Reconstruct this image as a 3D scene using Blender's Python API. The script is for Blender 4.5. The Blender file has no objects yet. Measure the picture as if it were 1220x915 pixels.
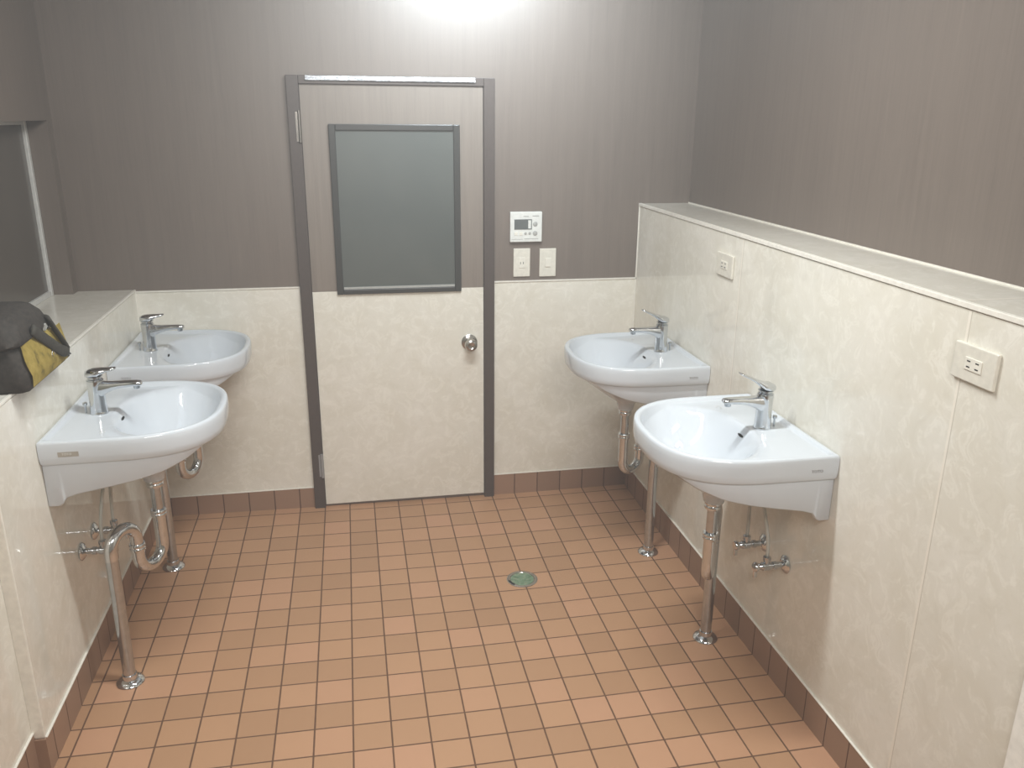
import bpy, bmesh, math, random
from mathutils import Vector, Matrix
random.seed(7)
PI = math.pi
sc = bpy.context.scene
COL = sc.collection
U = 0.107                      # floor tile pitch
YB = 0.055                     # back wall
XR, XL = 1.925, -0.14          # faces of the low side walls
ZR, ZL = 1.325, 1.012          # tops of the ledges
XRU, XLU = 2.15, -0.35         # upper side walls
ZC = 2.5
YF = -4.4
ZW = 1.003                     # top of cream panel on back wall
DX, DY = 1.28, -0.69           # floor drain

def fz(x, y):                  # the floor falls gently to the drain
    return 0.01658 * math.hypot(x - DX, y - DY)

# ------------------------------------------------------------------ helpers
def link(name, me, m, parent=None):
    o = bpy.data.objects.new(name, me)
    COL.objects.link(o)
    if m is not None:
        me.materials.append(m)
    if parent is not None:
        o.parent = parent
    return o

def obj(name, bm, m, parent=None, smooth=False, angle=None):
    me = bpy.data.meshes.new(name)
    bmesh.ops.recalc_face_normals(bm, faces=bm.faces[:])
    bm.to_mesh(me); bm.free()
    if smooth:
        for p in me.polygons: p.use_smooth = True
        if angle is not None:
            me.set_sharp_from_angle(angle=math.radians(angle))
    return link(name, me, m, parent)

def box(bm, x0, x1, y0, y1, z0, z1, bev=0.0, seg=2):
    b2 = bmesh.new()
    vs = [b2.verts.new((x, y, z)) for x in (x0, x1) for y in (y0, y1) for z in (z0, z1)]
    for f in ((0,1,3,2),(4,6,7,5),(0,4,5,1),(2,3,7,6),(0,2,6,4),(1,5,7,3)):
        b2.faces.new([vs[i] for i in f])
    bmesh.ops.recalc_face_normals(b2, faces=b2.faces[:])
    if bev > 0:
        bmesh.ops.bevel(b2, geom=b2.edges[:], offset=bev, segments=seg, affect='EDGES', profile=0.5)
    me = bpy.data.meshes.new('t'); b2.to_mesh(me); b2.free()
    bm.from_mesh(me); bpy.data.meshes.remove(me)
    return bm

def boxes(*L, bev=0.0, seg=2):
    bm = bmesh.new()
    for b in L: box(bm, *b, bev=bev, seg=seg)
    return bm

def struct(name, bm, m, parent=None, **k):
    o = obj(name, bm, m, parent, **k)
    if parent is None: o['kind'] = 'structure'
    return o

def thing(name, label, cat, loc=(0,0,0), rz=0.0, group=None):
    o = bpy.data.objects.new(name, None); COL.objects.link(o)
    o.empty_display_size = 0.05
    o.location = loc; o.rotation_euler = (0,0,rz)
    o['label'] = label; o['category'] = cat
    if group: o['group'] = group
    return o

def frames(pts):
    n = len(pts); T = []
    for i in range(n):
        a = pts[max(i-1,0)]; b = pts[min(i+1,n-1)]
        T.append((b-a).normalized())
    up = Vector((0,0,1)) if abs(T[0].z) < 0.9 else Vector((1,0,0))
    N = [(up - T[0]*up.dot(T[0])).normalized()]
    for i in range(1, n):
        v = N[-1] - T[i]*N[-1].dot(T[i])
        N.append(v.normalized())
    return T, N

def tube(bm, pts, r, seg=16, cap=True, flat=None):
    """sweep; r is a number or a list; flat=(a,b) gives an elliptical section (N, B)"""
    pts = [Vector(p) for p in pts]
    T, N = frames(pts)
    R = r if isinstance(r, (list, tuple)) else [r]*len(pts)
    rings = []
    for i, p in enumerate(pts):
        B = T[i].cross(N[i])
        a, b = flat if flat else (1, 1)
        rings.append([bm.verts.new(p + N[i]*math.cos(2*PI*k/seg)*R[i]*a + B*math.sin(2*PI*k/seg)*R[i]*b) for k in range(seg)])
    for i in range(len(rings)-1):
        for k in range(seg):
            bm.faces.new((rings[i][k], rings[i][(k+1)%seg], rings[i+1][(k+1)%seg], rings[i+1][k]))
    if cap:
        bm.faces.new(rings[0][::-1]); bm.faces.new(rings[-1])
    return bm

def lathe(bm, prof, seg=32, M=None):
    """prof: list of (r, z)"""
    M = M or Matrix.Identity(4)
    rings = []
    for r, z in prof:
        if r < 1e-6:
            rings.append([bm.verts.new(M @ Vector((0,0,z)))])
        else:
            rings.append([bm.verts.new(M @ Vector((r*math.cos(2*PI*k/seg), r*math.sin(2*PI*k/seg), z))) for k in range(seg)])
    for a, b in zip(rings, rings[1:]):
        for k in range(seg):
            if len(a) == 1 and len(b) == 1: continue
            if len(a) == 1: bm.faces.new((a[0], b[(k+1)%seg], b[k]))
            elif len(b) == 1: bm.faces.new((a[k], a[(k+1)%seg], b[0]))
            else: bm.faces.new((a[k], a[(k+1)%seg], b[(k+1)%seg], b[k]))
    return bm

def arc(c, e1, e2, r, a0, a1, n=10):
    c = Vector(c); e1 = Vector(e1); e2 = Vector(e2)
    return [c + e1*(r*math.cos(a0+(a1-a0)*i/n)) + e2*(r*math.sin(a0+(a1-a0)*i/n)) for i in range(n+1)]

def prism(bm, poly, axis, a, b):
    """extrude a 2D polygon along axis 'x','y' or 'z' between a and b"""
    def P(u, v, w):
        return {'x': (w,u,v), 'y': (u,w,v), 'z': (u,v,w)}[axis]
    A = [bm.verts.new(P(u,v,a)) for u,v in poly]; B = [bm.verts.new(P(u,v,b)) for u,v in poly]
    bm.faces.new(A); bm.faces.new(B[::-1])
    n = len(poly)
    for i in range(n): bm.faces.new((A[i], B[i], B[(i+1)%n], A[(i+1)%n]))
    return bm

# ------------------------------------------------------------------ materials
class NT:
    def __init__(s, name):
        s.m = bpy.data.materials.new(name); s.m.use_nodes = True
        s.t = s.m.node_tree; s.t.nodes.clear()
        s.out = s.t.nodes.new('ShaderNodeOutputMaterial')
        s.b = s.t.nodes.new('ShaderNodeBsdfPrincipled')
        s.t.links.new(s.b.outputs[0], s.out.inputs[0])
    def n(s, typ, **k):
        o = s.t.nodes.new(typ)
        for a, v in k.items(): setattr(o, a, v)
        return o
    def l(s, a, b): s.t.links.new(a, b)
    def v(s, sock, val):
        if hasattr(val, 'is_linked') or hasattr(val, 'node'): s.l(val, sock)
        else: sock.default_value = val
    def math(s, op, a, b=None, c=None):
        o = s.n('ShaderNodeMath', operation=op)
        s.v(o.inputs[0], a)
        if b is not None: s.v(o.inputs[1], b)
        if c is not None: s.v(o.inputs[2], c)
        return o.outputs[0]
    def pos(s):
        g = s.n('ShaderNodeNewGeometry'); x = s.n('ShaderNodeSeparateXYZ'); s.l(g.outputs['Position'], x.inputs[0])
        return g.outputs['Position'], x.outputs
    def mix(s, f, a, b):
        o = s.n('ShaderNodeMix', data_type='RGBA'); s.v(o.inputs[0], f); s.v(o.inputs[6], a); s.v(o.inputs[7], b)
        return o.outputs[2]
    def noise(s, vec, scale, detail=3, rough=.5, sc3=None, dist=0.0):
        if sc3:
            m = s.n('ShaderNodeMapping'); m.inputs['Scale'].default_value = sc3; s.l(vec, m.inputs[0]); vec = m.outputs[0]
        o = s.n('ShaderNodeTexNoise'); s.l(vec, o.inputs['Vector'])
        o.inputs['Scale'].default_value = scale; o.inputs['Detail'].default_value = detail
        o.inputs['Roughness'].default_value = rough; o.inputs['Distortion'].default_value = dist
        return o.outputs['Fac']
    def ramp(s, f, stops):
        r = s.n('ShaderNodeValToRGB'); s.l(f, r.inputs[0]); e = r.color_ramp.elements
        while len(e) < len(stops): e.new(0.5)
        for i, (p, c) in enumerate(stops):
            e[i].position = p; e[i].color = c if len(c) == 4 else (*c, 1)
        return r.outputs[0]
    def bump(s, h, st, d=0.001):
        b = s.n('ShaderNodeBump'); b.inputs['Strength'].default_value = st; b.inputs['Distance'].default_value = d
        s.l(h, b.inputs['Height']); s.l(b.outputs[0], s.b.inputs['Normal'])
    def set(s, **k):
        for a, v in k.items(): s.v(s.b.inputs[a.replace('_', ' ')], v)
        return s.m

def rgb(r, g, b): return (r, g, b, 1)
def simple(name, c, rough=.4, metal=0.0, nscale=60, nv=.06, **k):
    t = NT(name); p, _ = t.pos()
    f = t.noise(p, nscale, 2)
    d = tuple(x*(1-nv) for x in c); e = tuple(min(1, x*(1+nv)) for x in c)
    col = t.ramp(f, [(.3, d), (.7, e)])
    return t.set(Base_Color=col, Roughness=rough, Metallic=metal, **k)

def tile_mat(name, ax, base, spread, grout, rough, gw=.016, row=None):
    """square terracotta tiles on the U grid; ax: axes carrying joints"""
    t = NT(name); p, xyz = t.pos()
    masks = []; ids = []
    for a in ax:
        q = t.math('DIVIDE', xyz[a], U)
        fr = t.math('FRACT', t.math('ADD', q, 100.0))
        e = t.math('MINIMUM', fr, t.math('SUBTRACT', 1.0, fr))
        masks.append(t.math('SMOOTH_MIN', e, e, 0.0)); ids.append(t.math('FLOOR', t.math('ADD', q, 100.0)))
    e = masks[0]
    for k in masks[1:]: e = t.math('MINIMUM', e, k)
    wob = t.noise(p, 40, 2)
    e2 = t.math('ADD', e, t.math('MULTIPLY', t.math('SUBTRACT', wob, .5), .006))
    mr = t.n('ShaderNodeMapRange'); mr.interpolation_type = 'SMOOTHSTEP'
    t.l(e2, mr.inputs[0]); mr.inputs[1].default_value = gw; mr.inputs[2].default_value = gw+.012
    cx = t.n('ShaderNodeCombineXYZ'); t.l(ids[0], cx.inputs[0])
    if len(ids) > 1: t.l(ids[1], cx.inputs[1])
    wn = t.n('ShaderNodeTexWhiteNoise', noise_dimensions='3D'); t.l(cx.outputs[0], wn.inputs['Vector'])
    c1 = t.ramp(wn.outputs['Value'], spread)
    mot = t.noise(p, 22, 4, .6)
    c2 = t.mix(t.math('MULTIPLY', mot, .35), c1, base)
    sp = t.noise(p, 240, 2, .6)
    c3 = t.mix(t.math('MULTIPLY', t.math('GREATER_THAN', sp, .66), .12), c2, rgb(.20,.10,.05))
    gcol = t.mix(t.noise(p, 30, 2), grout, rgb(*[x*1.5 for x in grout[:3]]))
    col = t.mix(mr.outputs[0], gcol, c3)
    rg = t.math('ADD', t.math('MULTIPLY', t.math('SUBTRACT', 1.0, mr.outputs[0]), .4), t.math('ADD', rough, t.math('MULTIPLY', mot, .12)))
    t.bump(t.math('ADD', mr.outputs[0], t.math('MULTIPLY', mot, .12)), .6, .0018)
    return t.set(Base_Color=col, Roughness=rg)

TS = [(0.0, (.41,.235,.132)), (.35, (.465,.268,.152)), (.7, (.50,.288,.165)), (1.0, (.54,.303,.186))]
M_floor = tile_mat('terracotta_floor_tile', (0,1), rgb(.46,.265,.155), TS, rgb(.115,.06,.034), .42)
BS = [(0.0, (.265,.168,.115)), (.5, (.30,.19,.13)), (1.0, (.335,.21,.146))]
M_baseX = tile_mat('brown_skirting_tile_across', (0,), rgb(.33,.195,.13), BS, rgb(.09,.045,.027), .35, .014)
M_baseY = tile_mat('brown_skirting_tile_along', (1,), rgb(.33,.195,.13), BS, rgb(.09,.045,.027), .35, .014)

def marble(name, seams=(), axis=1, rough=.1, tint=1.0):
    t = NT(name); p, xyz = t.pos()
    a = t.noise(p, 5.0, 6, .62, None, .7)
    b = t.noise(p, 17.0, 5, .65, None, 1.2)
    c = t.noise(p, 48.0, 4, .6, None, .6)
    k = lambda r,g,b_: (r*tint*1.06, g*tint*1.07, b_*tint*1.07)
    col = t.ramp(a, [(.30, k(.665,.625,.54)), (.5, k(.70,.665,.59)), (.72, k(.74,.705,.64))])
    col = t.mix(t.ramp(b, [(.52,(0,0,0)), (.60,(.46,.46,.46)), (.66,(0,0,0))]), col, rgb(*k(.83,.80,.73)))
    col = t.mix(t.ramp(b, [(.36,(.32,.32,.32)), (.43,(0,0,0))]), col, rgb(*k(.62,.58,.50)))
    col = t.mix(t.ramp(c, [(.60,(0,0,0)), (.72,(.4,.4,.4))]), col, rgb(*k(.84,.81,.74)))
    for s0 in seams:
        d = t.math('ABSOLUTE', t.math('SUBTRACT', xyz[axis], s0))
        col = t.mix(t.math('MULTIPLY', t.math('LESS_THAN', d, .0035), .8), col, rgb(.84,.79,.70))
        d2 = t.math('ABSOLUTE', t.math('SUBTRACT', xyz[axis], s0-.005))
        col = t.mix(t.math('MULTIPLY', t.math('LESS_THAN', d2, .0013), .5), col, rgb(.40,.35,.28))
    return t.set(Base_Color=col, Roughness=rough, IOR=1.5)

M_marble = marble('cream_marble_panel')
M_marbleR = marble('cream_marble_panel_right', (-.945, -1.968), 1, .07)
M_marbleL = marble('cream_marble_panel_left', (-.40,), 1, .07)
M_ledge = marble('cream_marble_ledge', (-.95, -1.93), 1, .16, .92)

def laminate(name, base, rough, hz=1.0, spec=.5):
    t = NT(name); p, _ = t.pos()
    a = t.noise(p, 7.0, 4, .6, (9, 9, .35))
    b = t.noise(p, 34.0, 4, .6, (8, 8, .22))
    c = t.noise(p, 1.1, 2, .5)
    f = t.math('ADD', t.math('MULTIPLY', a, .55), t.math('MULTIPLY', b, .45))
    k = lambda s: tuple(x*s for x in base)
    col = t.ramp(f, [(.32, k(.88)), (.48, k(1.0)), (.60, k(1.06)), (.72, k(1.20))])
    return t.set(Base_Color=col, Roughness=rough, Specular_IOR_Level=spec)
M_brown = laminate('brown_wood_laminate', (.172,.138,.116), .40, spec=.65)
M_doorbrown = laminate('brown_wood_laminate_door', (.215,.178,.150), .40, spec=.65)
M_jamb = simple('dark_brown_paint', (.085,.066,.058), .35)
M_glassframe = simple('black_glazing_bead', (.045,.042,.038), .3)
M_caulk = simple('pale_caulk', (.80,.77,.70), .35)
M_trimwhite = simple('white_painted_trim', (.90,.89,.84), .3)
M_greygreen = simple('grey_green_paint', (.33,.33,.27), .5)
M_ceil = simple('ceiling_white', (.72,.71,.68), .7)
M_porc = simple('white_porcelain', (.60,.64,.685), .06, nv=.006, IOR=1.52)
M_chrome = simple('chrome_plate', (.66,.68,.70), .09, 1.0, nv=.05)
M_chrome2 = simple('dull_chrome_pipe', (.52,.55,.58), .17, 1.0, nv=.08)
M_steel = simple('brushed_steel', (.46,.44,.41), .24, 1.0)
M_hose = simple('pale_grey_hose', (.50,.51,.47), .4, .3)
M_dark = simple('dark_slot', (.02,.02,.02), .5)
M_plate = simple('ivory_plastic', (.70,.67,.59), .3)
M_plate2 = simple('ivory_plastic_insert', (.76,.73,.65), .25)
M_platew = simple('white_plastic', (.70,.705,.67), .3)
M_lcd = simple('grey_display', (.12,.13,.125), .2)
M_btn = simple('grey_button', (.38,.38,.36), .4)
M_mark = simple('grey_print', (.30,.29,.29), .4)
M_sticker = simple('grey_sticker', (.36,.33,.29), .35)
M_green = None
M_alu = simple('aluminium_sash', (.68,.68,.66), .4, .2)
M_bagdark = simple('dark_brown_canvas', (.036,.030,.025), .8, nscale=90, nv=.3)
M_strap = simple('grey_green_webbing', (.042,.038,.030), .75, nscale=200, nv=.3)
M_bagyel = None

def green():
    t = NT('green_patina_brass'); p, _ = t.pos()
    f = t.noise(p, 70, 4, .6)
    col = t.ramp(f, [(.3,(.13,.20,.12)), (.5,(.20,.30,.20)), (.7,(.33,.36,.26))])
    return t.set(Base_Color=col, Roughness=.4, Metallic=.2)
M_green = green()
def yellow():
    t = NT('worn_yellow_canvas'); p, _ = t.pos()
    f = t.noise(p, 26, 5, .65)
    col = t.ramp(f, [(.30,(.22,.18,.07)), (.46,(.52,.40,.10)), (.7,(.66,.53,.17))])
    t.bump(t.noise(p, 300, 2), .3, .001)
    return t.set(Base_Color=col, Roughness=.75)
M_bagyel = yellow()
def foil():
    t = NT('worn_silver_strip'); p, _ = t.pos()
    f = t.noise(p, 38, 5, .7, (1,1,2.4), 1.0)
    col = t.ramp(f, [(.36,(.20,.19,.19)), (.5,(.55,.55,.56)), (.64,(.88,.89,.92))])
    r = t.ramp(f, [(.35,(.5,.5,.5)), (.65,(.2,.2,.2))])
    t.bump(f, .8, .004)
    return t.set(Base_Color=col, Roughness=r, Metallic=.7)
M_foil = foil()
def door_glass():
    t = NT('frosted_dark_glass'); p, _ = t.pos()
    f = t.noise(p, 3.5, 2)
    col = t.ramp(f, [(.3,(.072,.080,.073)), (.7,(.092,.098,.088))])
    t.bump(t.noise(p, 420, 2), .25, .0006)
    return t.set(Base_Color=col, Roughness=.42, IOR=1.5, Specular_IOR_Level=.7)
M_doorglass = door_glass()
def win_glass():
    t = NT('dark_window_glass'); p, _ = t.pos()
    f = t.noise(p, 2.0, 2)
    col = t.ramp(f, [(.3,(.095,.080,.066)), (.7,(.11,.095,.080))])
    return t.set(Base_Color=col, Roughness=.22, IOR=1.5)
M_winglass = win_glass()

# ------------------------------------------------------------------ floor
bm = bmesh.new()
nx, ny = 50, 92
X0, X1, Y0, Y1 = -.50, 2.30, YF, YB+.03
g = [[bm.verts.new((X0+(X1-X0)*i/nx, Y0+(Y1-Y0)*j/ny, fz(X0+(X1-X0)*i/nx, Y0+(Y1-Y0)*j/ny))) for j in range(ny+1)] for i in range(nx+1)]
for i in range(nx):
    for j in range(ny):
        bm.faces.new((g[i][j], g[i+1][j], g[i+1][j+1], g[i][j+1]))
struct('floor', bm, M_floor, smooth=True)

# ------------------------------------------------------------------ back wall (brown upper, cream lower; the doorway is filled by the door)
DXL, DXR = .492, 1.293         # outer edges of the door casing
bm = boxes((XLU-.3, XRU+.1, YB, YB+.12, -.05, ZC+.1))
struct('wall_back', bm, M_brown)
for nm, a, b in (('trim_1', XL, DXL), ('trim_2', DXR, XR+.02)):
    bm = boxes((a, b, YB-.004, YB+.02, .10, ZW))
    o = struct('wall_panel_back', bm, M_marble) if False else struct('wall_back_panel', bm, M_marble)
for a, b, n in ((XL, DXL, 'trim_1'), (DXR, XR, 'trim_2')):
    struct(n, boxes((a, b, YB-.008, YB, ZW-.001, ZW+.004), (a, b, YB-.009, YB-.002, .1115, .1145)), M_caulk)
struct('baseboard_back', boxes((XL, DXL, YB-.007, YB+.01, -.03, .112), (DXR, XR, YB-.007, YB+.01, -.03, .112)), M_baseX)

# ------------------------------------------------------------------ right side: low wall with ledge, brown wall above
YN = -2.285
struct('wall_right', boxes((XR, XRU, YN, YB, -.03, ZR-.012)), M_marbleR)
struct('ledge_right', boxes((XR+.002, XRU+.005, YN, YB, ZR-.012, ZR)), M_ledge)
struct('wall_right_upper', boxes((XRU, XRU+.12, YF-.1, YB+.05, -.03, ZC+.1)), M_brown)
struct('trim_3', boxes((XR-.004, XR+.009, YN, YB, ZR-.010, ZR+.002), bev=.0015), M_caulk)      # edge profile of the ledge
struct('trim_4', boxes((XRU-.004, XRU, YN, YB, ZR, ZR+.004)), M_caulk)
struct('trim_5', boxes((XR-.003, XR, YB-.008, YB-.002, .12, ZR-.006)), M_caulk)                  # corner bead
struct('baseboard_right', boxes((XR-.004, XR+.01, YN, YB-.004, -.03, .126)), M_baseY)
struct('trim_6', boxes((XR-.006, XR, YN, YB-.006, .126, .1285)), M_caulk)
# white casing where the cream wall ends
struct('trim_7', boxes((XR-.012, XR+.10, YN-.13, YN, -.03, ZC), bev=.003), M_trimwhite)
struct('wall_right_near', boxes((XR+.03, XRU, YF, YN-.12, -.03, ZC)), M_marble)

# ------------------------------------------------------------------ left side
YC = -1.435                    # outer corner of the low wall
struct('wall_left', boxes((XLU-.20, XL, YC, YB, -.03, ZL-.010)), M_marbleL)
struct('ledge_left', boxes((-.44, XL-.001, YC, YB, ZL-.010, ZL)), M_ledge)
struct('trim_8', boxes((XL-.006, XL+.002, YC, YB, ZL-.006, ZL+.001), bev=.001), M_caulk)
struct('trim_9', boxes((XL, XL+.002, YB-.012, YB-.004, .13, ZL-.006)), M_caulk)
# corner bead, then the wall runs on a little further back
struct('trim_10', boxes((XL-.028, XL+.0015, YC-.004, YC+.004, .135, ZL), bev=.001), M_caulk)
struct('wall_left_near', boxes((XLU-.2, XL-.028, -1.63, YC, -.03, ZL+.9)), M_marbleL)
struct('trim_11', boxes((XL-.029, XL-.024, -1.636, -1.628, .0, 1.9)), M_caulk)
struct('wall_left_far_side', boxes((XLU-.2, XL-.032, YF, -1.63, -.03, ZC)), M_greygreen)
struct('baseboard_left', boxes((XL-.01, XL+.004, YC+.010, YB-.004, -.03, .130), (XL-.032, XL+.004, YC-.008, YC+.01, -.03, .130), (XL-.04, XL-.024, -1.63, YC, -.03, .150)), M_baseY)
struct('trim_12', boxes((XL, XL+.006, YC, YB-.006, .130, .1325), (XL-.03, XL-.022, -1.63, YC-.004, .150, .1525)), M_caulk)
# upper brown wall with the window recess
ZS = 1.648
struct('wall_left_upper', boxes((XLU-.25, XLU, YF, YB+.05, ZS, ZC+.1), (XLU-.25, XLU, 0.0, YB+.05, ZL, ZS), (XLU-.25, XLU, -3.0, -1.62, ZL, ZS), (XLU-.25, -.445, -1.62, 0.0, ZL-.02, ZS)), M_brown)
w = bpy.data.objects.new('window_1', None); COL.objects.link(w); w['kind'] = 'structure'; w.location = (-.43, -.8, ZL)
def rel(o, p):
    o.parent = p; o.location = -Vector(p.location)
    return o
XW = -.43
rel(obj('window_frame', boxes((XW-.012, XW+.012, -.022, -.002, ZL, ZS), (XW-.012, XW+.012, -1.60, -1.58, ZL, ZS), (XW-.012, XW+.010, -1.58, -.022, ZL, ZL+.020), (XW-.012, XW+.010, -1.58, -.022, ZS-.014, ZS), bev=.002), M_alu), w)
rel(obj('window_pane', boxes((XW-.006, XW, -1.58, -.022, ZL+.018, ZS-.012)), M_winglass), w)

# ------------------------------------------------------------------ rest of the shell
struct('ceiling', boxes((XLU-.3, XRU+.2, YF-.1, YB+.12, ZC, ZC+.1)), M_ceil)
struct('wall_front', boxes((XLU-.3, XRU+.2, YF-.12, YF, -.05, ZC+.1)), M_marble)

# ------------------------------------------------------------------ door
d = bpy.data.objects.new('door_1', None); COL.objects.link(d); d['kind'] = 'structure'; d.location = (.89, YB, 0)
LX0, LX1, LZ0, LZ1 = .540, 1.247, .030, 1.786
rel(obj('door_jamb', boxes((DXL, .538, YB-.022, YB+.02, .008, 1.818), bev=.002), M_jamb), d)
rel(obj('door_jamb', boxes((1.249, DXR, YB-.022, YB+.02, .008, 1.818), bev=.002), M_jamb), d)
rel(obj('door_head', boxes((.538, 1.249, YB-.020, YB+.02, 1.787, 1.818), bev=.002), M_jamb), d)
# worn silver strip along the sloping face of the head
bm = bmesh.new(); prism(bm, [(YB-.021,1.799),(YB-.030,1.801),(YB-.024,1.8165),(YB-.012,1.819)], 'x', .565, 1.215)
rel(obj('head_strip', bm, M_foil), d)
leaf = rel(obj('door_leaf', boxes((LX0, LX1, YB-.010, YB+.015, .984, LZ1)), M_doorbrown), d)
rel(obj('door_panel', boxes((LX0, LX1, YB-.012, YB+.015, LZ0, .984)), M_marble), d)
GX0, GX1, GZ0, GZ1 = .640, 1.152, .972, 1.642
rel(obj('glass_frame', boxes((GX0, GX0+.026, YB-.024, YB+.01, GZ0, GZ1), (GX1-.026, GX1, YB-.024, YB+.01, GZ0, GZ1), (GX0+.026, GX1-.026, YB-.024, YB+.01, GZ0, GZ0+.020), (GX0+.026, GX1-.026, YB-.024, YB+.01, GZ1-.024, GZ1), bev=.003), M_glassframe), d)
gp = rel(obj('glass_pane', boxes((GX0+.02, GX1-.02, YB-.016, YB+.005, GZ0+.015, GZ1-.02)), M_doorglass), d)
rel(obj('glazing_bead', boxes((GX0+.028, GX1-.028, YB-.021, YB-.015, GZ0+.021, GZ0+.030)), M_btn), d)
M = Matrix.Translation((1.185, YB-.012, .747)) @ Matrix.Rotation(PI/2, 4, 'X')
bm = bmesh.new()
lathe(bm, [(.0,.0),(.034,.0),(.034,.003),(.030,.006),(.014,.008),(.012,.028),(.020,.034),(.0265,.044),(.0275,.054),(.024,.064),(.015,.069),(.013,.0675),(.0,.067)], 40, M)
rel(obj('door_knob', bm, M_steel, smooth=True, angle=40), d)
for z0, z1 in ((1.572, 1.690), (.165, .275)):
    bm = bmesh.new(); tube(bm, [(.534, YB-.026, z0), (.534, YB-.026, z1)], .006, 12)
    box(bm, .520, .532, YB-.024, YB-.020, z0+.004, z1-.004)
    rel(obj('hinge', bm, M_steel if z0 > 1 else M_mark, smooth=True, angle=40), d)

# ------------------------------------------------------------------ wash basins
ZT = .846
HW, DD, Y0S = .26, .447, .175
def outline(inset=0.0, n=56):
    """D shape, starting at the wall on the -x side, ending on the +x side, then back along the wall"""
    hw = HW-inset; a = DD-Y0S-inset
    P = []
    for i in range(12): P.append((-hw, Y0S*i/12 + (inset*.4)*(1-i/12)))
    e = 2.0/2.55
    for i in range(n+1):
        th = PI - PI*i/n
        c, s = math.cos(th), math.sin(th)
        P.append((math.copysign(abs(c)**e, c)*hw, Y0S + a*abs(s)**e))
    for i in range(11, -1, -1): P.append((hw, Y0S*i/12 + (inset*.4)*(1-i/12)))
    m = 20
    for i in range(1, m): P.append((hw-2*hw*i/m, inset*.4))
    return P

def bowl_h(x, y):
    yc = .283
    b = .152 if y > yc else .150
    a = .222 - (.035*max(0, (yc-y)/.15) if y < yc else 0)
    e = ((abs(x)/a)**2.5 + (abs(y-yc)/b)**2.5)**(1/2.5)
    h = 0.0
    if e < 1:
        p = 3.0 if y > yc else 2.3
        h = -.128*(1-e**p)**1.25
    # gentle dish of the deck towards the bowl
    k = max(0, min(1, (y-.06)/.12)); h -= .004*k if e >= 1 else .004*k
    return h

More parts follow.
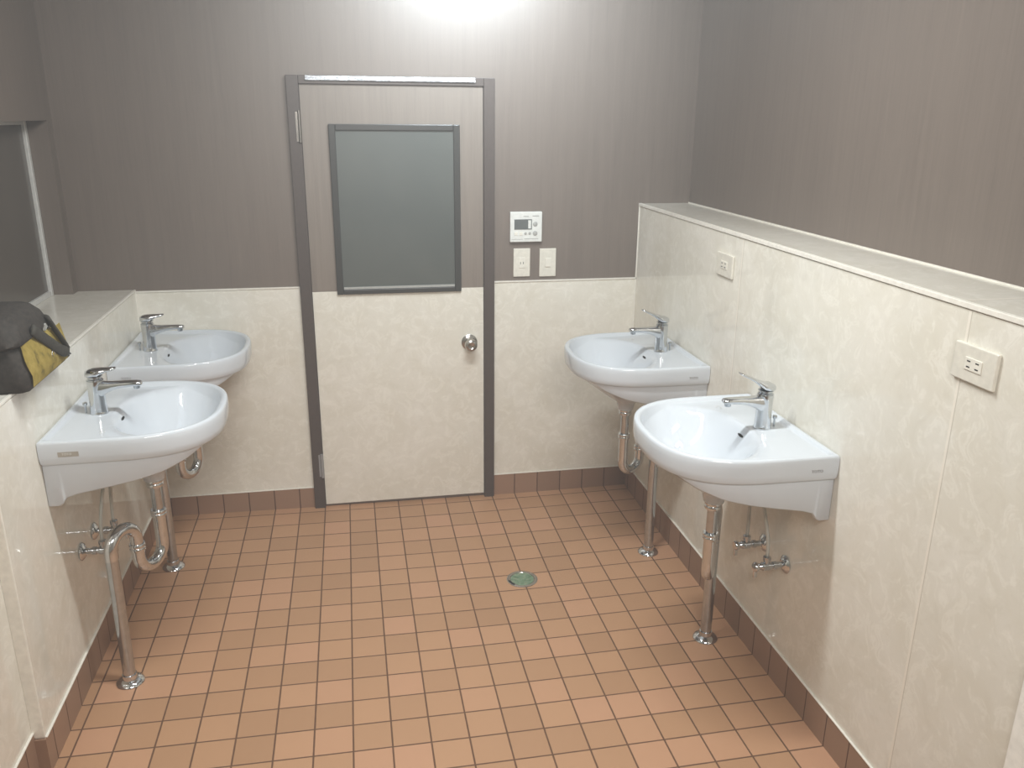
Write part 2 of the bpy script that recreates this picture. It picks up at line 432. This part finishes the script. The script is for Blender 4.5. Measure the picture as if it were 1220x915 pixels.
def basin_mesh():
    bm = bmesh.new()
    base = outline(0)
    n = len(base); C = Vector((0, .27))
    rings = []
    def ring_in(ins, z, zf=None):
        r = []
        for (x, y) in base:
            v = Vector((x, y)) - C; L = v.length; q = C + v*((L-ins)/L)
            # keep insets along the wall small but present
            r.append(bm.verts.new((q.x, max(q.y, .0), z if zf is None else zf(q.x, q.y))))
        rings.append(r); return r
    # from the underside outwards and over the rim
    stem = [bm.verts.new((0+.030*math.sin(2*PI*k/n+PI*1.22), .215+.030*math.cos(2*PI*k/n+PI*1.22)*1, .612)) for k in range(n)]
    # map outline angle to stem angle so the loft does not twist
    for k, (x, y) in enumerate(base):
        a = math.atan2(y-.215, x)
        stem[k].co = (.030*math.cos(a), .215+.030*math.sin(a), .612)
    rings.append(stem)
    for u, z in ((1.0,.640),(.90,.655),(.76,.672),(.6,.694),(.45,.714),(.3,.735),(.15,.756),(.04,.772)):
        r = []
        for (x, y) in base:
            a = math.atan2(y-.215, x)
            s = Vector((.036*math.cos(a), .215+.036*math.sin(a)))
            v = Vector((x, y)) - C; q = C + v*((v.length-.016)/v.length)
            if u < .99: q.y = max(q.y, .012)
            w = q.lerp(s, u)
            r.append(bm.verts.new((w.x, w.y, z)))
        rings.append(r)
    ring_in(.013, .779); ring_in(.006, .779); ring_in(.0025, .784)
    ring_in(.0, .800); ring_in(-.001, .825)
    ring_in(.0, .838); ring_in(.0018, .8435); ring_in(.005, .846); ring_in(.012, .8462); ring_in(.0165, .8445); ring_in(.021, .840)
    for ins in (.026,.031,.037,.044,.052,.060,.070):
        ring_in(ins, 0, lambda x, y: .8375 + bowl_h(x, y))
    # remaining rings shrink proportionally
    last = [(v.co.x, v.co.y) for v in rings[-1]]
    K = 26
    for k in range(1, K):
        f = 1-k/K
        rings.append([bm.verts.new((C.x+(x-C.x)*f, C.y+(y-C.y)*f, .8375+bowl_h(C.x+(x-C.x)*f, C.y+(y-C.y)*f))) for x, y in last])
    for a, b in zip(rings, rings[1:]):
        for k in range(n):
            bm.faces.new((a[k], a[(k+1)%n], b[(k+1)%n], b[k]))
    cv = bm.verts.new((C.x, C.y, .8375+bowl_h(C.x, C.y)))
    for k in range(n): bm.faces.new((rings[-1][k], rings[-1][(k+1)%n], cv))
    bm.faces.new(stem)
    # side cheeks that carry it on the wall; they follow the plan curve and fade out towards the front
    prof = [(0,.652),(.026,.652),(.036,.658),(.048,.675),(.075,.684),(.20,.706),(.30,.728),(.36,.750),(.41,.776)]
    def zb(y):
        for (a0, b0), (a1, b1) in zip(prof, prof[1:]):
            if y <= a1: return b0+(b1-b0)*(y-a0)/(a1-a0)
        return .776
    ys = sorted(set([0,.013,.026,.031,.036,.042,.048,.06,.075,.1,.13,.16]))
    for s_ in (-1, 1):
        po = [(s_*(HW-.014), y) for y in ys]; pi = [(s_*(HW-.034), y) for y in ys]
        full = outline(.014); inn = outline(.034)
        m0 = 12; cnt = 24
        for i in range(2, cnt):
            k = m0+i
            xo, yo = full[k]; xi, yi = inn[k]
            if yo <= .17: continue
            po.append((-s_*xo, yo)); pi.append((-s_*xi, yi))
        cols = []
        for (xo, yo), (xi, yi) in zip(po, pi):
            z = zb(yo)
            cols.append([bm.verts.new((xo, yo, .782)), bm.verts.new((xo, yo, z+.004)), bm.verts.new((xo+(xi-xo)*.2, yo+(yi-yo)*.2, z)), bm.verts.new((xi, yi, z)), bm.verts.new((xi, yi, .782))])
        for c0, c1 in zip(cols, cols[1:]):
            for k in range(5): bm.faces.new((c0[k], c0[(k+1)%5], c1[(k+1)%5], c1[k]))
        bm.faces.new(cols[0]); bm.faces.new(cols[-1])
    box(bm, -.235, .235, .0, .014, .690, .785, bev=.003)
    return bm

def text_bm(s, size, depth=.0005):
    cu = bpy.data.curves.new('t', 'FONT'); cu.body = s; cu.size = size; cu.extrude = depth; cu.align_x = 'CENTER'; cu.align_y = 'CENTER'; cu.resolution_u = 3
    o = bpy.data.objects.new('t', cu); COL.objects.link(o)
    dg = bpy.context.evaluated_depsgraph_get(); me = bpy.data.meshes.new_from_object(o.evaluated_get(dg))
    bpy.data.objects.remove(o); bm = bmesh.new(); bm.from_mesh(me); bpy.data.meshes.remove(me); bpy.data.curves.remove(cu)
    return bm

FY = .092                      # faucet stands this far from the wall
def make_faucet(root, tilt, llen):
    bm = bmesh.new(); z0 = .8345
    M = Matrix.Translation((0, FY, z0))
    lathe(bm, [(0,0),(.0252,0),(.0258,.002),(.0250,.006),(.0236,.012),(.0226,.035),(.0222,.060),(.0226,.085),(.0234,.100),(.0232,.1035),(.0,.1036)], 36, M)
    # spout, wide and flat, blended into the body
    st = [(0, .076, .021, .024), (.018, .077, .0195, .0225), (.030, .080, .0180, .0175), (.045, .0835, .0170, .0130), (.065, .0865, .0160, .0100), (.09, .088, .0150, .0085), (.112, .0885, .0140, .0076), (.123, .0880, .0125, .0066), (.127, .0875, .009, .0045)]
    rings = []
    for (yy, zz, w, h) in st:
        r = []
        for k in range(20):
            a = 2*PI*k/20; c, s = math.cos(a), math.sin(a)
            r.append(bm.verts.new((math.copysign(abs(c)**.6, c)*w, FY+yy, z0+zz+math.copysign(abs(s)**.6, s)*h)))
        rings.append(r)
    for a, b in zip(rings, rings[1:]):
        for k in range(20): bm.faces.new((a[k], a[(k+1)%20], b[(k+1)%20], b[k]))
    bm.faces.new(rings[0]); bm.faces.new(rings[-1])
    f = obj('faucet', bm, M_chrome, root, smooth=True, angle=50)
    bm = bmesh.new(); lathe(bm, [(0,-.012),(.0085,-.012),(.0095,-.010),(.0095,.0),(0,.0)], 20, Matrix.Translation((0, FY+.112, z0+.0845)))
    obj('aerator', bm, M_chrome2, f, smooth=True, angle=40)
    # neck and lever
    bm = bmesh.new(); lathe(bm, [(0,.1030),(.0205,.1030),(.0205,.107),(.0175,.1085),(.0175,.112),(.0215,.1135),(.0215,.116),(0,.116)], 32, M)
    obj('collar', bm, M_chrome2, f, smooth=True, angle=40)
    bm = bmesh.new()
    st = [(-.0225,.002,.008,.0045),(-.021,.003,.016,.0085),(-.012,.0045,.0222,.0115),(0,.005,.0235,.0125),(.012,.0055,.0228,.0120),(.022,.0085,.0195,.0088),(.035,.0105,.0150,.0058),(.05,.0115,.0128,.0046),(llen-.012,.0122,.0136,.0040),(llen,.0125,.0118,.0030),(llen+.003,.0125,.006,.0015)]
    rings = []
    for (yy, zz, w, h) in st:
        r = []
        for k in range(20):
            a = 2*PI*k/20; c, s = math.cos(a), math.sin(a)
            r.append(bm.verts.new((math.copysign(abs(c)**.7, c)*w, yy, zz+max(yy-.005,0)*math.tan(tilt)+math.copysign(abs(s)**.7, s)*h)))
        rings.append(r)
    for a, b in zip(rings, rings[1:]):
        for k in range(20): bm.faces.new((a[k], a[(k+1)%20], b[(k+1)%20], b[k]))
    bm.faces.new(rings[0]); bm.faces.new(rings[-1])
    lv = obj('lever', bm, M_chrome, f, smooth=True, angle=60)
    lv.location = (0, FY, z0+.1205)
    # little pop-up rod behind the body
    bm = bmesh.new(); tube(bm, [(0, FY-.036, z0-.004), (0, FY-.036, z0+.030)], .0028, 10)
    lathe(bm, [(0,.028),(.006,.028),(.0068,.032),(.006,.036),(0,.037)], 16, Matrix.Translation((0, FY-.036, z0)))
    obj('lift_rod', bm, M_chrome2, f, smooth=True, angle=40)
    return f

TY = .215
def make_trap(root, T, Mp, O, zf):
    """tail pipe, U bend, hump and drop pipe down to the floor"""
    T, Mp, O = Vector(T), Vector(Mp), Vector(O)
    e1 = (Mp-T).to_3d().normalized(); r1 = (Mp-T).length/2
    e2 = (O-Mp).to_3d().normalized(); r2 = (O-Mp).length/2
    T3, M3, O3 = T.to_3d(), Mp.to_3d(), O.to_3d(); z = Vector((0,0,1))
    zu, zh = .348+r1, .512-r2
    bm = bmesh.new()
    tube(bm, [T3+z*.618, T3+z*.49], .0158, 20)
    tube(bm, [T3+z*.500, T3+z*.46], .0165, 20)
    trap = obj('drain_trap', bm, M_chrome2, root, smooth=True, angle=50)
    bm = bmesh.new()
    pts = [T3+z*.500, T3+z*(zu+.01)] + arc(T3+e1*r1+z*zu, -e1, -z, r1, 0, PI, 18)
    pts += [M3+z*(zu+.008)] + arc(M3+e2*r2+z*zh, -e2, z, r2, 0, PI, 18)
    pts += [O3+z*(zh-.02)]
    tube(bm, pts, .0188, 20)
    obj('trap_bend', bm, M_chrome, trap, smooth=True, angle=60)
    bm = bmesh.new(); tube(bm, [O3+z*(zh-.005), O3+z*zf], .0182, 20)
    obj('drop_pipe', bm, M_chrome2, trap, smooth=True, angle=60)
    def nut(p, z0, z1, r, name='nut'):
        bm = bmesh.new(); h = z1-z0
        lathe(bm, [(0,0),(r*.92,0),(r,h*.15),(r,h*.38),(r*.93,h*.5),(r,h*.62),(r,h*.85),(r*.92,h),(0,h)], 28, Matrix.Translation((p.x, p.y, z0)))
        obj(name, bm, M_chrome, trap, smooth=True, angle=35)
    nut(T3, .588, .614, .0255)
    nut(T3, .488, .510, .0235)
    nut(M3, .5*(zu+zh)-.010, .5*(zu+zh)+.014, .0235)
    bm = bmesh.new()
    lathe(bm, [(0,.0),(.040,.0),(.0415,.003),(.039,.008),(.030,.013),(.022,.016),(.021,.030),(.0,.030)], 36, Matrix.Translation((O.x, O.y, zf)))
    obj('floor_flange', bm, M_chrome, trap, smooth=True, angle=50)
    return trap

def make_valve(root, x, zv, topx):
    R = Matrix.Rotation(-PI/2, 4, 'X')          # lathe axis -> +y
    bm = bmesh.new()
    lathe(bm, [(0,.0),(.009,.0),(.009,.030),(.012,.031),(.012,.042),(.0095,.043),(.0095,.050),(.013,.052),(.013,.074),(.010,.077),(.008,.090),(0,.090)], 24, Matrix.Translation((x, 0, zv)) @ R)
    lathe(bm, [(0,.0),(.008,.0),(.008,.018),(.0115,.019),(.0115,.031),(.007,.033),(0,.033)], 20, Matrix.Translation((x, .062, zv)))
    v = obj('supply_valve', bm, M_chrome2, root, smooth=True, angle=40)
    bm = bmesh.new(); lathe(bm, [(0,.0),(.027,.0),(.0275,.002),(.024,.006),(.014,.012),(.010,.013),(0,.013)], 32, Matrix.Translation((x, 0, zv)) @ R)
    obj('wall_flange', bm, M_chrome, v, smooth=True, angle=50)
    bm = bmesh.new(); lathe(bm, [(0,.088),(.013,.088),(.0145,.091),(.0145,.099),(.012,.102),(0,.102)], 12, Matrix.Translation((x, 0, zv)) @ R)
    box(bm, x-.003, x+.003, .089, .101, zv-.034, zv+.004, bev=.001)
    obj('handle', bm, M_chrome, v, smooth=True, angle=40)
    bm = bmesh.new(); P0 = Vector((x, .062, zv+.032)); P3 = Vector((topx, .095, .80))
    P1 = P0+Vector((0,0,.12)); P2 = P3-Vector((0,0,.16))
    pts = []
    for i in range(25):
        t = i/24; pts.append(P0*(1-t)**3+P1*3*t*(1-t)**2+P2*3*t*t*(1-t)+P3*t**3)
    tube(bm, pts, .0052, 12)
    obj('hose', bm, M_hose, v, smooth=True)
    return v

def make_basin(label, loc, rz, side, trap, tilt, llen, mark, basin_me=[None]):
    root = thing('wash_basin', label, 'sink', loc, rz, 'white wall-hung washbasins')
    if basin_me[0] is None:
        b = obj('bowl', basin_mesh(), M_porc, root, smooth=True, angle=55); basin_me[0] = b.data
    else:
        b = bpy.data.objects.new('bowl', basin_me[0]); COL.objects.link(b); b.parent = root
    # overflow slot on the back slope of the bowl
    bm = bmesh.new(); n = 14
    ring = []
    ox, oy = 0.0, .151
    for k in range(n):
        a = 2*PI*k/n; x = ox+.017*math.cos(a); y = oy+.0022*math.sin(a)
        ring.append(bm.verts.new((x, y, .8382+bowl_h(x, y))))
    bm.faces.new(ring)
    bmesh.ops.solidify(bm, geom=bm.faces[:], thickness=.0006)
    obj('overflow_slot', bm, M_dark, b)
    bm = bmesh.new(); zz = .8375+bowl_h(0,.285)
    lathe(bm, [(0,.003),(.017,.003),(.018,.0015),(.0215,.004),(.0225,.0025),(.0225,-.003),(0,-.003)], 32, Matrix.Translation((0,.27,zz+.001)))
    obj('drain_plug', bm, M_chrome, b, smooth=True, angle=30)
    # small maker mark on the side facing the room's entrance
    xs = side*(HW+.0008)
    if mark == 'small':
        bm = text_bm('TOTO', .0115)
        bmesh.ops.transform(bm, matrix=Matrix.Translation((xs, .060, .806)) @ Matrix.Rotation(side*PI/2, 4, 'Z') @ Matrix.Rotation(PI/2, 4, 'X'), verts=bm.verts[:])
        obj('maker_mark', bm, M_mark, b)
    else:
        bm = boxes((min(xs, xs-side*.002), max(xs, xs-side*.002), .048, .100, .802, .816))
        obj('sticker', bm, M_sticker, b)
        bm = text_bm('TOTO', .0085, .0003)
        bmesh.ops.transform(bm, matrix=Matrix.Translation((xs+side*.0004, .070, .809)) @ Matrix.Rotation(side*PI/2, 4, 'Z') @ Matrix.Rotation(PI/2, 4, 'X'), verts=bm.verts[:])
        obj('maker_mark', bm, M_platew, b)
    # faint printed marks on the deck
    bm = bmesh.new()
    mx = side*.165 if side > 0 else -side*(.165)
    for dx_, dy_, w_, h_ in ((0,0,.010,.004),(.014,.004,.007,.005),(-.012,.006,.005,.004),(.004,.012,.009,.003)):
        px, py = (.17+dx_ if side > 0 else .175+dx_), .135+dy_
        z = .8376+bowl_h(px, py)
        box(bm, px-w_/2, px+w_/2, py-h_/2, py+h_/2, z, z+.0006)
    obj('printed_mark', bm, simple_mark, b)
    f = make_faucet(root, tilt, llen); f.location.x = side*.010
    make_trap(root, *trap)
    make_valve(root, -.066, .418, -.014); make_valve(root, .066, .418, .014)
    return root
simple_mark = simple('faint_grey_print', (.52,.53,.53), .3)

def zfl(wx, wy): return fz(wx, wy)-.001
STD = ((0, TY), (.090, .165), (.178, .115))
# right wall: local +x -> +Y, local +y -> -X ; left wall: local +x -> -Y, local +y -> +X
make_basin('white washbasin nearest the camera on the right wall, below the double sockets', (XR-.0015, -1.345, 0), PI/2, -1,
           STD+(zfl(XR-.115, -1.167),), math.radians(24), .082, 'small')
make_basin('far white washbasin on the right wall, between the door and the nearer basin', (XR-.0015, -.525, 0), PI/2, -1,
           ((0,TY), (.035,.135), (-.050,.105), zfl(XR-.105, -.575)), math.radians(22), .080, 'small')
make_basin('white washbasin nearest the camera on the left wall, with grey sticker on its side', (XL+.0015, -.905, 0), -PI/2, 1,
           STD+(zfl(XL+.115, -1.083),), math.radians(3), .058, 'sticker')
make_basin('far white washbasin in the left corner beside the door', (XL+.0015, -.213, 0), -PI/2, 1,
           STD+(zfl(XL+.115, -.391),), math.radians(3), .058, 'none_small' if False else 'small')

# ------------------------------------------------------------------ floor drain
t = thing('floor_drain', 'small round green floor drain set in the terracotta tiles', 'drain', (DX, DY+.012, 0))
bm = bmesh.new(); lathe(bm, [(.0,-.006),(.0615,-.006),(.0615,.0006),(.0588,.0006),(.0588,.0025),(.056,.0035),(.047,.003),(.046,.0015),(0,.0015)], 48)
obj('rim', bm, M_steel, t, smooth=True, angle=40)
bm = bmesh.new(); lathe(bm, [(0,.0045),(.012,.0045),(.013,.0038),(.019,.0038),(.020,.0045),(.042,.0045),(.0445,.003),(.0445,.001),(0,.001)], 48)
for k in range(8):
    a = k*PI/4+.2; r_ = .031
    M = Matrix.Translation((r_*math.cos(a), r_*math.sin(a), .0048)) @ Matrix.Rotation(a, 4, 'Z')
    b2 = boxes((-.006,.006,-.0025,.0025,0,.0009)); bmesh.ops.transform(b2, matrix=M, verts=b2.verts[:])
    me = bpy.data.meshes.new('t'); b2.to_mesh(me); b2.free(); bm.from_mesh(me); bpy.data.meshes.remove(me)
obj('lid', bm, M_green, t, smooth=True, angle=30)
bm = bmesh.new()
ring1 = []; 
for k in range(9):
    a = PI*1.02+k*.09; ring1.append((.0555*math.cos(a), .0555*math.sin(a)))
for k in range(8, -1, -1):
    a = PI*1.02+k*.09; ring1.append((.0465*math.cos(a), .0465*math.sin(a)))
prism(bm, ring1, 'z', .003, .0042)
obj('finger_notch', bm, M_dark, t)

# ------------------------------------------------------------------ wall fittings on the back wall
def plate_back(x0, x1, z0, z1, m, th=.008):
    return boxes((x0, x1, YB-th, YB, z0, z1), bev=.0025, seg=3)
cx, cz = 1.428, 1.235
t = thing('heater_control_panel', 'white square control panel with grey screen and round buttons right of the door', 'control panel', (cx, YB, cz))
def back(name, bm, m, par, root, **k):
    o = obj(name, bm, m, par, **k)
    if par is root: o.location = -Vector(root.location)
    return o
hs = back('housing', boxes((cx-.068, cx+.068, YB-.018, YB, cz-.0625, cz+.0625), bev=.003, seg=3), M_platew, t, t)
sx0, sx1, sz0, sz1 = cx-.051, cx+.024, cz-.010, cz+.032
back('screen', boxes((sx0, sx1, YB-.0195, YB-.017, sz0, sz1), bev=.0008), M_lcd, t, t)
back('menu_strip', boxes((cx+.008, cx+.020, YB-.0205, YB-.0185, sz0+.004, sz1-.004)), M_platew, t, t)
for bx, bz, r in ((cx+.038, cz+.012, .010), (cx+.038, cz-.026, .010), (cx+.015, cz-.026, .0055), (cx-.003, cz-.026, .0055)):
    bm = bmesh.new(); lathe(bm, [(0,0),(r,0),(r,.002),(r*.8,.003),(0,.003)], 20, Matrix.Translation((bx, YB-.0175, bz)) @ Matrix.Rotation(PI/2, 4, 'X'))
    back('button', bm, M_btn, t, t, smooth=True, angle=40)
for bx in (cx-.043, cx-.022):
    back('button', boxes((bx-.007, bx+.007, YB-.0195, YB-.0175, cz-.034, cz-.020), bev=.001), M_plate2, t, t)
for x0, x1, z0, z1 in ((cx-.012, cx+.010, cz+.042, cz+.046), (cx+.026, cx+.054, cz+.043, cz+.047), (cx-.062, cx-.014, cz-.0515, cz-.0495), (cx-.008, cx+.052, cz-.0505, cz-.0480)):
    back('printed_line', boxes((x0, x1, YB-.0184, YB-.0175, z0, z1)), M_btn, t, t)

t = thing('power_socket', 'tall ivory single socket plate left of the light switch, below the control panel', 'outlet', (1.413, YB, 1.085))
hs = back('cover_plate', plate_back(1.377, 1.449, 1.024, 1.144, None), M_plate, t, t)
back('socket_insert', boxes((1.400, 1.426, YB-.0098, YB-.007, 1.062, 1.106), bev=.001), M_plate2, t, t)
for xx in (1.407, 1.419):
    back('slot', boxes((xx-.0012, xx+.0012, YB-.0103, YB-.009, 1.078, 1.088)), M_dark, t, t)
t = thing('light_switch', 'ivory rocker light switch plate, the right one of two below the control panel', 'switch', (1.526, YB, 1.085))
back('cover_plate', plate_back(1.490, 1.562, 1.022, 1.142, None), M_plate, t, t)
back('rocker', boxes((1.514, 1.538, YB-.0115, YB-.007, 1.064, 1.102), bev=.0015), M_plate2, t, t)

# double sockets on the right wall (plates lie on their side)
def side_socket(label, y, z):
    t = thing('power_socket', label, 'outlet', (XR, y, z), 0, 'sockets on the right wall')
    obj('cover_plate', boxes((-.009, 0, -.060, .060, -.038, .038), bev=.003, seg=3), M_plate, t)
    obj('socket_insert', boxes((-.0112, -.007, -.024, .024, -.013, .013), bev=.001), M_plate2, t)
    for yy in (-.012, .012):
        for zz in (-.006, .006):
            obj('slot', boxes((-.0118, -.0105, yy-.0045, yy+.0045, zz-.0012, zz+.0012)), M_dark, t)
    return t
side_socket('ivory double socket nearer the camera, on the right wall above the near basin', -2.012, 1.210)
side_socket('ivory double socket farther from the camera, on the right wall by the far basin', -.838, 1.212)

# ------------------------------------------------------------------ tool bag on the left ledge
t = thing('tool_bag', 'dark canvas tool bag with yellow side panel on the left ledge', 'bag', (-.21, -1.09, ZL))
def rrect(x0, x1, y0, y1, r, n=6):
    P = []
    for cx_, cy_, a0 in ((x1-r, y1-r, 0), (x0+r, y1-r, PI/2), (x0+r, y0+r, PI), (x1-r, y0+r, 1.5*PI)):
        for i in range(n+1):
            a = a0+PI/2*i/n; P.append((cx_+r*math.cos(a), cy_+r*math.sin(a)))
    return P
def loft(bm, secs, cap=True, wob=0.0):
    rings = []
    for P, z in secs:
        rings.append([bm.verts.new((x+random.uniform(-wob, wob), y+random.uniform(-wob, wob), z+random.uniform(-wob, wob)*.6)) for x, y in P])
    for a, b in zip(rings, rings[1:]):
        n = len(a)
        for k in range(n): bm.faces.new((a[k], a[(k+1)%n], b[(k+1)%n], b[k]))
    if cap: bm.faces.new(rings[0]); bm.faces.new(rings[-1])
    return bm
# local frame of the bag: origin at (-.21,-1.09, ledge top)
bm = bmesh.new()
loft(bm, [(rrect(-.115,.108,-.165,.155,.025), 0.0), (rrect(-.120,.116,-.172,.162,.030), .012), (rrect(-.118,.113,-.170,.160,.030), .05), (rrect(-.116,.102,-.162,.152,.030), .095), (rrect(-.112,.088,-.150,.145,.030), .130)], wob=.0015)
obj('body', bm, M_bagdark, t, smooth=True, angle=60)
# yellow panel wrapping the side
bm = bmesh.new()
def sidex(z): return .1165-.003*(z > .05)*1.0-(max(0, z-.05)**1.0)*.24
rows = []
for i in range(9):
    z = .012+.108*i/8; row = []
    for j in range(13):
        y = -.158+.293*j/12 + .010*(z/.1)
        if j == 0: y += .004*math.sin(i)
        bulge = .006*math.sin(PI*j/12)*math.sin(PI*i/8)
        row.append(bm.verts.new((sidex(z)+.0035+bulge, y, z - (.020*(j/12)**2 if i == 8 else 0))))
    rows.append(row)
for i in range(8):
    for j in range(12): bm.faces.new((rows[i][j], rows[i][j+1], rows[i+1][j+1], rows[i+1][j]))
bmesh.ops.solidify(bm, geom=bm.faces[:], thickness=.004)
obj('side_panel', bm, M_bagyel, t, smooth=True, angle=60)
# soft dark top, folded over
bm = bmesh.new()
loft(bm, [(rrect(-.118,.085,-.166,.080,.03), .108), (rrect(-.122,.104,-.172,.088,.03), .118), (rrect(-.120,.104,-.168,.092,.035), .130), (rrect(-.112,.094,-.155,.088,.04), .160), (rrect(-.095,.075,-.130,.075,.04), .182), (rrect(-.06,.03,-.08,.04,.03), .190)], wob=.003)
obj('top_flap', bm, M_bagdark, t, smooth=True, angle=70)
# carrying handle standing up over the bag
bm = bmesh.new()
pts = [(-.105+.01*math.sin(a*2), -.01-.12*math.cos(a), .145+.085*math.sin(a)**.8 if math.sin(a) > 0 else .145) for a in [PI*i/16 for i in range(17)]]
tube(bm, pts, .011, 10, flat=(.5, 1.2))
obj('handle', bm, M_strap, t, smooth=True)
# webbing loop hanging down the side
bm = bmesh.new()
pts = []
for i in range(25):
    a = i/24
    if a < .45: s = a/.45; y = -.070+.118*s; z = .140-.088*s
    elif a < .62: s = (a-.45)/.17; y = .048+.045*s+.012*math.sin(s*PI); z = .052-.014*math.sin(s*PI)+.004*s
    else: s = (a-.62)/.38; y = .093-.045*s; z = .056+.090*s
    pts.append((sidex(max(z,.05))+.016, y, z))
tube(bm, pts, .013, 10, flat=(1.2, .45))
obj('strap', bm, M_strap, t, smooth=True)
bm = bmesh.new()
tube(bm, [(sidex(.06)+.010+.0, .010+.010*math.cos(2*PI*i/16), .050+.012*math.sin(2*PI*i/16)) for i in range(17)], .0022, 8, cap=False)
obj('metal_ring', bm, M_steel, t, smooth=True)
bm = bmesh.new()
loft(bm, [([(-.004,-.010),(.003,-.010),(.003,.010),(-.004,.010)], 0), ([(-.004,-.003),(.003,-.003),(.003,.004),(-.004,.004)], .014)])
o = obj('buckle', bm, M_btn, t); o.location = (.106, .030, .118); o.rotation_euler = (PI*.12, 0, 0)
bm = bmesh.new(); P0 = Vector((.085,.085,.085))
tube(bm, [P0+Vector((.035*math.sin(s*1.4), .012*s+.05*s*s, -.070*s)) for s in [i/10 for i in range(11)]], .0022, 8)
obj('zip_cord', bm, M_dark, t, smooth=True)

# ------------------------------------------------------------------ lamps (ceiling tube above the frame, then two added lights)
M_lamp = NT('lamp_diffuser')
M_lamp.set(Base_Color=rgb(.9,.9,.9), Roughness=.4); M_lamp = M_lamp.m
def ceiling_or_added_lamp(label, x, y, sx, sy, power, color, z=ZC, tilt=0.0, spread=180):
    t = thing('ceiling_or_added_light', label, 'lamp', (x, y, z))
    obj('housing', boxes((-sx/2-.03, sx/2+.03, -sy/2-.03, sy/2+.03, -.04, 0), bev=.004), M_platew, t)
    L = bpy.data.lights.new('lamp', 'AREA'); L.shape = 'RECTANGLE'; L.size = sx; L.size_y = sy
    L.energy = power; L.color = color; L.spread = math.radians(spread)
    lo = bpy.data.objects.new('tube_or_added_lamp', L); COL.objects.link(lo); lo.parent = t; lo.location = (0, 0, -.05)
    lo.rotation_euler = (math.radians(tilt), 0, 0)
    if tilt: lo.location.z = -.05-abs(math.sin(math.radians(tilt)))*sy/2
    return t
ceiling_or_added_lamp('long ceiling light across the middle of the room', .95, -1.43, .95, .10, 41, (.94, .98, .98))
ceiling_or_added_lamp('small added light imitating lens glare on the back wall', 1.28, -.85, .55, .10, 11.5, (.80, .92, 1.0), tilt=70, spread=100)  # added light: makes the glare glow high on the back wall
ceiling_or_added_lamp('large added fill light at the near end of the room', .95, -3.6, 1.0, .5, 17, (1.0, .97, .93), tilt=54, spread=110)  # added soft fill, aimed to brighten the back wall

W = bpy.data.worlds.new('World'); sc.world = W; W.use_nodes = True
W.node_tree.nodes['Background'].inputs[0].default_value = (.8,.85,.9,1); W.node_tree.nodes['Background'].inputs[1].default_value = .1

# thin scatter volume added to imitate milky lens fog and glare
wt = W.node_tree
vs = wt.nodes.new('ShaderNodeVolumeScatter'); vs.inputs['Color'].default_value = (.93,.97,1,1)
vs.inputs['Density'].default_value = .045; vs.inputs['Anisotropy'].default_value = .35
wt.links.new(vs.outputs[0], wt.nodes['World Output'].inputs['Volume'])

# ------------------------------------------------------------------ camera
pitch, yaw, roll = 0.31149, 0.19162, 0.00857
cyw, syw, cp, sp = math.cos(yaw), math.sin(yaw), math.cos(pitch), math.sin(pitch)
f = Vector((syw*cp, cyw*cp, -sp)); r = Vector((cyw, -syw, 0)); u = r.cross(f)
r2 = r*math.cos(roll)+u*math.sin(roll); u2 = -r*math.sin(roll)+u*math.cos(roll)
cam = bpy.data.cameras.new('camera'); co = bpy.data.objects.new('camera', cam); COL.objects.link(co)
Mx = Matrix((( r2.x, u2.x, -f.x, .70415), (r2.y, u2.y, -f.y, -3.41062), (r2.z, u2.z, -f.z, 1.67915), (0,0,0,1)))
co.matrix_world = Mx
cam.sensor_fit = 'HORIZONTAL'; cam.sensor_width = 36; cam.lens = 994.165/1220*36; cam.clip_start = .02
sc.camera = co
sc.view_settings.view_transform = 'Standard'; sc.view_settings.look = 'None'
sc.view_settings.gamma = 1; sc.view_settings.use_curve_mapping = False
sc.view_settings.exposure = -0.02
